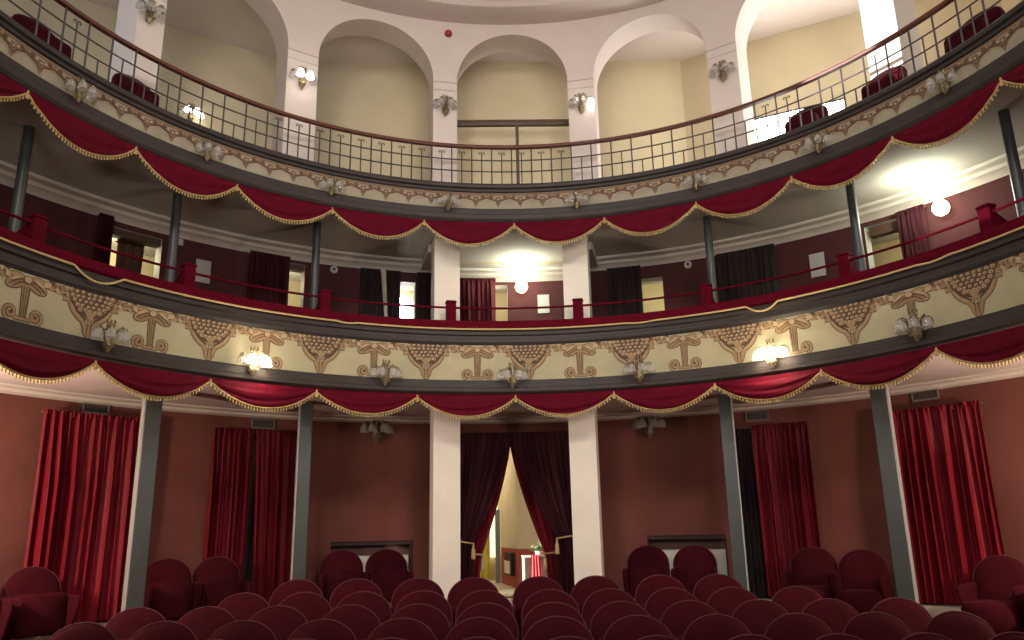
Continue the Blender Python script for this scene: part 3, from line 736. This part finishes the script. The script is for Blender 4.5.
straight('curtain', 'pale grey curtain edge hanging in the third balcony doorway from the left', G2, -17.9, -17.2, .87, 3.16, MF + .3, 2, .02, 'cornice', 50, a0b=-16.9, a1b=-16.5)

# bright patch of a window seen through the narrow left doorway, and door heads
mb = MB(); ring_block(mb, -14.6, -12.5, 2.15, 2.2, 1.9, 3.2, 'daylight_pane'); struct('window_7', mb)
for k, (a0, a1, h0, h1) in enumerate(((-50.3, -45.0, 3.06, 3.135), (-29.8, -27.6, 3.09, 3.155), (46.4, 50.4, 3.03, 3.13))):
    mb = MB(); ring_block(mb, a0, a1, WL + .02, WL + .12, h0, h1, 'dark_wood'); struct('door_%d' % (k + 6), mb)

# notices, small boxes and speakers on the balcony wall
for d, off, z0, z1, w, nm in ((4.5, 1.345, 2.76, 3.01, 1.55, 'white paper notice on the red wall of the centre box'), (-40.0, WL - .005, 2.74, 3.0, 1.75, 'white paper notice on the left balcony wall'), (40.2, WL - .005, 2.71, 2.985, 1.75, 'white paper notice on the right balcony wall'), (-43.0, WL - .005, 3.115, 3.185, .8, 'small white plate high on the wall beside the far left balcony doorway')):
    mb = MB(); ring_block(mb, d - w / 2, d + w / 2, off - .012, off, z0, z1, 'paper'); tag(mb.build('notice', smooth=False), nm, 'notice', 'notices on the balcony wall')
for d, nm in ((-23.8, 'left'), (24.2, 'right')):
    p, rz = on_front(d, WL - .003, 3.145)
    t = thing('wall_detector', 'small round grey detector on the %s balcony wall under the cornice' % nm, 'detector', p, rz, 'detectors on the balcony wall')
    mb = MB(); mb.lathe([(.001, .03), (.028, .03), (.045, .022), (.048, 0)], 'paper', 18); mb.v = [(v[0], -v[2], v[1]) for v in mb.v]; mb.build('housing', t, world=False)
    mb = MB(); mb.lathe([(.001, .036), (.016, .034), (.018, .028)], 'dark_recess', 12); mb.v = [(v[0], -v[2], v[1]) for v in mb.v]; mb.build('lens', t, world=False)
# vents
for d, nm in ((-50.1, 'above the wide left curtain'), (-31.6, 'above the parted left curtain'), (31.1, 'above the dark and red right curtains'), (49.9, 'above the wide right curtain')):
    h = 1.245 if abs(d) > 40 else 1.22
    p, rz = on_front(d, WL - .002, h)
    t = thing('vent_grille', 'brown slatted vent grille on the red wall ' + nm, 'vent', p, rz, 'vent grilles over the side curtains')
    mb = MB(); w, hh = .13, .055
    for lo, hi in (((-w, -.02, -hh), (w, 0, -hh + .013)), ((-w, -.02, hh - .013), (w, 0, hh)), ((-w, -.02, -hh), (-w + .016, 0, hh)), ((w - .016, -.02, -hh), (w, 0, hh))): mb.box(lo, hi, 'vent_metal')
    mb.build('frame', t, world=False, smooth=False)
    mb = MB(); mb.box((-w + .01, -.004, -hh + .01), (w - .01, -.001, hh - .01), 'dark_recess')
    for i in range(5):
        z = -hh + .02 + i * .0165; T = Matrix.Translation((0, -.010, z)) @ Matrix.Rotation(.5, 4, 'X'); mb.box((-w + .014, -.008, -.002), (w - .014, .008, .002), 'vent_metal', T)
    mb.build('slats', t, world=False, smooth=False)
# alarm bell and gallery beam
p, rz = on_front(-9.7, 0, 5.99)
t = thing('alarm_bell', 'small round red alarm on the white arcade wall left of the centre arch', 'alarm', p, rz)
mb = MB(); mb.lathe([(.001, .055), (.025, .052), (.042, .035), (.048, .015), (.048, 0)], 'alarm_red', 18); mb.v = [(v[0], -v[2], v[1]) for v in mb.v]; mb.build('dome', t, world=False)
t = thing('wooden_barrier', 'dark wooden bar with a short post across the centre arch of the gallery', 'barrier', (.28, 8.95, 4.94 + CZ), 0)
mb = MB(); x0, x1 = P(-8.2, .36, 0).x, P(9.7, .36, 0).x; mb.box((x0, 8.93, 4.895 + CZ), (x1, 8.99, 4.97 + CZ), 'dark_wood', bev=.006); mb.build('crossbar', t)
mb = MB(); mb.box((.275, 8.94, GFL + CZ), (.315, 8.98, 4.895 + CZ), 'dark_wood'); mb.build('post', t)

# ------------------------------------------------------------------ lobby contents
t = thing('side_table', 'small dark wooden table with pale top in the lobby, behind the doorway curtains', 'table', (.49, 10.75, LZ + CZ), 0)
mb = MB(); mb.box((-.20, -.13, .42), (.20, .13, .445), 'white_panel', bev=.005); mb.build('tabletop', t, world=False)
for sx in (-1, 1):
    for sy in (-1, 1):
        mb = MB(); mb.box((sx * .18 - .015, sy * .11 - .015, 0), (sx * .18 + .015, sy * .11 + .015, .42), 'jamb'); mb.build('leg', t, world=False)
mb = MB(); mb.box((-.165, -.05, .02), (.165, .10, .418), 'dark_wood'); mb.build('cabinet_body', t, world=False)
mb = MB(); rows = []
for v in steps(0, 1, 10):
    if v < .2: y, z = -.02 - .12 * v / .2, .452
    else: y, z = -.142 - .012 * v, .452 - .42 * (v - .2) / .8
    rows.append([(.49 - .045 + (.0 + .10 + .06 * v) * (u - .35), 10.75 + y + .008 * math.sin(u * 22) * (v > .15), LZ + CZ + z) for u in steps(0, 1, 24)])
mb.quad_grid(rows, 'red_cloth'); tag(mb.build('red_cloth'), 'bright red cloth hanging off the front of the lobby table', 'cloth')
t = thing('flower_pot', 'leafy plant with white flowers on the lobby table', 'plant', (.51, 10.80, LZ + CZ + .446), 0)
mb = MB(); mb.lathe([(.001, 0), (.035, 0), (.05, .05), (.045, .05), (.001, .045)], 'petal', 14); mb.build('pot', t, world=False)
mb = MB(); r = random.Random(9)
for i in range(60):
    a = r.uniform(0, 2 * PI); e = r.uniform(.1, 1.2); L = r.uniform(.09, .19); d = Vector((math.cos(a) * math.cos(e) * 1.3, math.sin(a) * math.cos(e) * .6, math.sin(e) * .8)); p = Vector((0, 0, .045)); q = p + d * L; w = Vector((-d.y, d.x, .2)).normalized() * .014
    mb.face([p, p.lerp(q, .6) + w, q, p.lerp(q, .6) - w], 'leaf')
mb.build('foliage', t, world=False, smooth=False)
mb = MB()
for i in range(9):
    a = r.uniform(0, 2 * PI); mb.lathe([(.001, -.008), (.012, 0), (.001, .01)], 'petal', 8, (math.cos(a) * .09, math.sin(a) * .05, .07 + r.uniform(0, .06)))
mb.build('flowers', t, world=False)
dl = Vector((.22, 11.2 - 12.6)).normalized()
t = thing('wall_cabinet', 'narrow wall cabinet with white sheet on the red lobby dado', 'cabinet', (.165, 11.70, -.56 + CZ), math.atan2(dl.y, dl.x))
mb = MB(); mb.box((-.28, -.05, -.02), (.28, 0, .28), 'dark_recess'); mb.build('body', t, world=False, smooth=False)
mb = MB(); mb.box((-.24, -.06, 0), (.20, -.051, .17), 'white_panel'); mb.build('sheet', t, world=False, smooth=False)
t = thing('drape', 'yellow drape at the lobby window', 'drape', (-.27, 13.3, LZ + CZ), 0)
mb = MB(); mb.quad_grid([[(x, .03 * math.sin(x * 70), z) for x in steps(-.16, .12, 30)] for z in (0.02, .8, 1.6, 2.2)], 'yellow_drape'); mb.build('cloth', t, world=False)

# ------------------------------------------------------------------ theatre seats
def outline(w, z0, zs, zt, n=22):
    pts = [(-w, z0), (-w, (z0 + zs) / 2)]
    for i in range(n + 1):
        a = PI - PI * i / n
        pts.append((w * math.cos(a), zs + (zt - zs) * max(0, math.sin(a)) ** .92))
    pts += [(w, (z0 + zs) / 2), (w, z0)]
    return pts
def make_seat(name, label, folded=True, dome=.20, wide=.226, ht=.85, armw=.027, group=None, arms=True):
    t = thing(name, label, 'chair', (0, 0, 0), 0, group)
    lean = Matrix.Translation((0, .13, .40)) @ Matrix.Rotation(math.radians(-9), 4, 'X') @ Matrix.Translation((0, 0, -.40))
    ol = outline(wide, .34, ht - dome, ht)
    cz = (.34 + ht) / 2
    def ins(k, y, sc_): return [lean @ Vector((x * sc_, y, cz + (z - cz) * sc_)) for x, z in ol]
    mb = MB()
    g = [ins(0, .062, .86), ins(0, .055, .97), ins(0, .03, 1.0), ins(0, .006, 1.0), ins(0, -.006, .965), ins(0, -.020, .85), ins(0, -.030, .6), ins(0, -.034, .2)]
    mb.quad_grid(g, 'seat_velvet', True); mb.face(g[-1], 'seat_velvet'); mb.face(g[0][::-1], 'seat_velvet')
    br = mb.build('backrest', t, world=False, angle=60)
    mb = MB(); mb.tube([lean @ Vector((x * .995, .002, z * .998 + .002)) for x, z in ol[1:-1]], .0065, 'seat_rim_highlight', 6); mb.build('rim_highlight', br, world=False)
    mb = MB()
    if folded: mb.box((-.195, -.105, .30), (.195, .02, .635), 'seat_velvet', Matrix.Rotation(math.radians(-4), 4, 'X'), bev=.035)
    else: mb.box((-.195, -.31, .23), (.195, .11, .485), 'seat_velvet', bev=.05)
    mb.build('seat_cushion', t, world=False, angle=50)
    if not arms:
        for s in (-1, 1):
            mb = MB(); mb.tube([(s * .17, -.02, 0), (s * .17, .02, .32)], .018, 'dark_wood', 8); mb.build('leg', t, world=False)
        return t
    for s in (-1, 1):
        mb = MB(); x0, x1 = sorted((s * (.202), s * (.202 + armw)))
        q = [(.16, .36), (.18, .60), (.15, .62), (-.20, .615), (-.235, .59), (-.225, .53), (-.13, .33), (-.02, .28), (.12, .28)]
        c = (-.03, .47); rows = []
        for x, k in ((x0, .90), (x0 + .008, 1), (x1 - .008, 1), (x1, .90)): rows.append([(x, c[0] + (y - c[0]) * k, c[1] + (z - c[1]) * k) for y, z in q])
        mb.quad_grid(rows, 'seat_velvet', True); mb.face(rows[0], 'seat_velvet'); mb.face(rows[-1][::-1], 'seat_velvet'); ar = mb.build('armrest', t, world=False, angle=50)
        mb = MB(); mb.box((x0 + .008, -.06, .02), (x1 - .008, .06, .30), 'iron'); mb.box((x0, -.14, 0), (x1, .14, .02), 'iron', bev=.004); mb.build('leg', ar, world=False, smooth=False)
    return t
rows_ = [
 ('back row', 7.25, -.155, [-1.743, -1.231, -.703, -.226, .337, .835, 1.395, 1.896]),
 ('second row from the back', 6.6, -.21, [-2.0, -1.53, -1.07, -.60, -.12, .394, .866, 1.354, 1.838, 2.345]),
 ('middle row', 5.95, -.25, [-2.536, -2.05, -1.56, -1.055, -.575, -.10, .375, .855, 1.345, 1.84, 2.332, 2.833]),
 ('second row from the front', 5.3, -.285, [-2.587, -2.09, -1.6, -1.11, -.615, -.13, .36, .86, 1.36, 1.87, 2.365, 2.887]),
 ('front row', 4.65, -.33, [-2.53, -2.048, -1.568, -1.087, -.603, -.123, .368, .86, 1.372, 1.864, 2.351, 2.845])]
tops = {7.25: (-.36, -.388), 6.6: (-.42, -.457), 5.95: (-.462, -.505), 5.3: (-.493, -.538), 4.65: (-.524, -.590)}
nth = ['first', 'second', 'third', 'fourth', 'fifth', 'sixth', 'seventh', 'eighth', 'ninth', 'tenth', 'eleventh', 'twelfth']
proto = None
for rn, y, fz, xs in rows_:
    for i, x in enumerate(xs):
        lab = 'round-backed velvet theatre seat, %s from the left in the %s' % (nth[i], rn)
        if i == len(xs) - 1: lab = 'round-backed velvet theatre seat at the right end of the ' + rn
        h0, h1 = tops[y]; ht = h0 + (h1 - h0) * i / (len(xs) - 1)
        loc = (x, y - .16, ht + CZ - .85); rz = -math.radians(x * 1.5)
        if proto is None:
            proto = make_seat('theatre_chair', lab, True, group='seats in the stalls rows'); proto.location = loc; proto.rotation_euler = (0, 0, rz)
        else: dup(proto, loc, rz, lab, 'seats in the stalls rows')
ps = make_seat('theatre_armchair', '', True, dome=.215, wide=.231, armw=.029, group='wall seats round the stalls')
pu = make_seat('theatre_armchair', '', False, dome=.215, wide=.231, armw=.029, group='wall seats round the stalls')
sides = [(ps, -62.6, -.20, 'velvet wall seat cut by the left edge of the photo'), (ps, -56.2, -.205, 'velvet wall seat at the far left in front of the wide curtain'),
 (ps, -42.8, -.18, 'folded wall seat on the left, the one nearer the outer left column'), (ps, -37.1, -.18, 'folded wall seat on the left, in front of the parted curtain'),
 (ps, -22.3, -.15, 'wall seat under the left niche, the one farther from the white pillar'), (ps, -16.5, -.155, 'wall seat under the left niche, the one nearer the white pillar'),
 (ps, 16.9, -.17, 'wall seat under the right niche, the one nearer the white pillar'), (ps, 22.9, -.175, 'wall seat under the right niche, the one by the inner right column'),
 (pu, 37.0, -.20, 'wall seat on the right in front of the narrow red curtain, cushion down'), (pu, 42.6, -.225, 'wall seat on the right beside the outer right column, cushion down'),
 (pu, 56.4, -.27, 'open wall seat at the far right in front of the wide curtain'), (pu, 62.6, -.28, 'open wall seat cut by the right edge of the photo')]
used = set(); pair = [sides[i // 2 * 2][1] / 2 + sides[i // 2 * 2 + 1][1] / 2 for i in range(len(sides))]
for (pr, d, top, lab), pd in zip(sides, pair):
    off = .56 if abs(d) < 30 else .50
    p = P(d, off, 0); fz = floor_z(p.y); sca = 1.0
    z = top + CZ - .85 * sca
    if id(pr) in used: dup(pr, (p.x, p.y, z), face_rz(pd) * .85, lab, scale=sca)
    else:
        used.add(id(pr)); pr.location = (p.x, p.y, z); pr.rotation_euler = (0, 0, face_rz(pd) * .85); pr.scale = (sca,) * 3; pr['label'] = lab
# chairs up in the gallery, seen through the railing
pg = None
for d, nm, off, k in ((-67.9, 'nearest the left edge of the photo', -.10, .92), (-56.6, 'below the leftmost white pillar', -.21, .80), (45.2, 'with the glowing sun patch pane behind it', -.10, .86), (56.9, 'below the sunlit white pillar', -.21, .80), (67.8, 'nearest the right edge of the photo', -.10, .94)):
    p = P(d, off, GFL); lab = 'dark red chair behind the gallery railing, ' + nm
    if pg is None:
        pg = make_seat('gallery_chair', lab, True, dome=.13, wide=.25, group='chairs in the gallery', arms=False); pg.location = p; pg.rotation_euler = (0, 0, face_rz(d)); pg.scale = (k,) * 3
    else: dup(pg, tuple(p), face_rz(d), lab, 'chairs in the gallery', k)
mb = MB(); T = Matrix.Translation(P(-18.9, GF + .05, 3.815)) @ Matrix.Rotation(face_rz(-18.9), 4, 'Z'); mb.box((-.06, -.02, 0), (.06, .03, .028), 'alarm_red', T, bev=.008)
tag(mb.build('cloth_bundle'), 'small dull red folded bundle lying on the gallery ledge', 'bundle')

# ------------------------------------------------------------------ light
w = bpy.data.worlds.new('world'); sc.world = w; w.use_nodes = True
bg = w.node_tree.nodes['Background']; bg.inputs['Color'].default_value = (1, .93, .88, 1); bg.inputs['Strength'].default_value = .07
def area(loc, target, e, col, sx, sy):
    l = bpy.data.lights.new('unseen_area_light', 'AREA'); l.shape = 'RECTANGLE'; l.size = sx; l.size_y = sy; l.energy = e; l.color = col  # unseen lamps added to light the house and stand in for daylight
    o = bpy.data.objects.new('unseen_area_light', l); C.objects.link(o); o.location = loc
    o.rotation_euler = (Vector(target) - Vector(loc)).to_track_quat('-Z', 'Y').to_euler(); return o
def spread(o, deg): o.data.spread = math.radians(deg)
spread(area((-1.6, -1.6, 2.6), (-.6, 8.3, 4.2), 37, (1, .91, .83), 2.5, 1.5), 80)
spread(area((1.8, -1.6, 2.6), (.8, 8.3, 4.2), 38, (1, .91, .83), 2.5, 1.5), 80)
spread(area((-1.7, 1.0, 6.2), (-1.2, 8.3, 2.9), 52, (1, .93, .85), 1.2, .8), 95)  # high pair added so the balcony fronts shade the walls behind them
spread(area((2.0, 1.0, 6.2), (1.5, 8.3, 2.9), 52, (1, .93, .85), 1.2, .8), 95)
plight(P(-78, .35, .55), 250, (1, .79, .62), .12)
plight(P(78, .35, .55), 200, (1, .79, .62), .12)
area((5.3, 7.5, 6.2), (2.0, 7.0, 6.0), 48, (1, .97, .9), .8, 1.6)  # unseen lamp standing in for daylight in the right gallery
area((-6.2, 4.4, 6.2), (-3.4, 6.6, 5.6), 60, (.66, .78, 1), 1.6, 1.2)  # unseen bluish lamp standing in for left gallery daylight
plight((.2, 4.3, 6.9), 60, (1, .93, .86), .45)  # unseen point light added under the dome for arcade and ceiling
sl = bpy.data.lights.new('sun', 'SUN'); sl.energy = 14; sl.angle = .01; sl.color = (1, .97, .92)
so = bpy.data.objects.new('sun', sl); C.objects.link(so); so.location = (-9, 2, 8)
so.rotation_euler = Vector((.95, .333, -.083)).to_track_quat('-Z', 'Y').to_euler()
plight((1.3, 10.5, 1.0 + CZ), 48, (1, .86, .6), .2)
plight((-.8, 12.2, 1.4 + CZ), 60, (1, .86, .6), .2)
for d, e in ((-47.5, 17), (-28.5, 7), (19.5, 7), (47.5, 5), (-2, 6)):
    p = P(d, 1.75, 3.1); plight(p, e, (1, .9, .62), .1)

# ------------------------------------------------------------------ camera
cam = bpy.data.cameras.new('camera'); co = bpy.data.objects.new('camera', cam); C.objects.link(co)
cam.sensor_width = 36; cam.lens = 795.15 * 36 / 1024; cam.clip_start = .05
co.matrix_world = Matrix.Translation((0, 0, CZ)) @ Matrix.Rotation(-.0208, 4, 'Z') @ Matrix.Rotation(PI / 2 + .2606, 4, 'X') @ Matrix.Rotation(-.0196, 4, 'Z')
sc.camera = co
sc.view_settings.view_transform = 'Standard'
sc.view_settings.look = 'None'
sc.cycles.use_denoising = True
sc.cycles.max_bounces = 8
sc.cycles.sample_clamp_indirect = 4
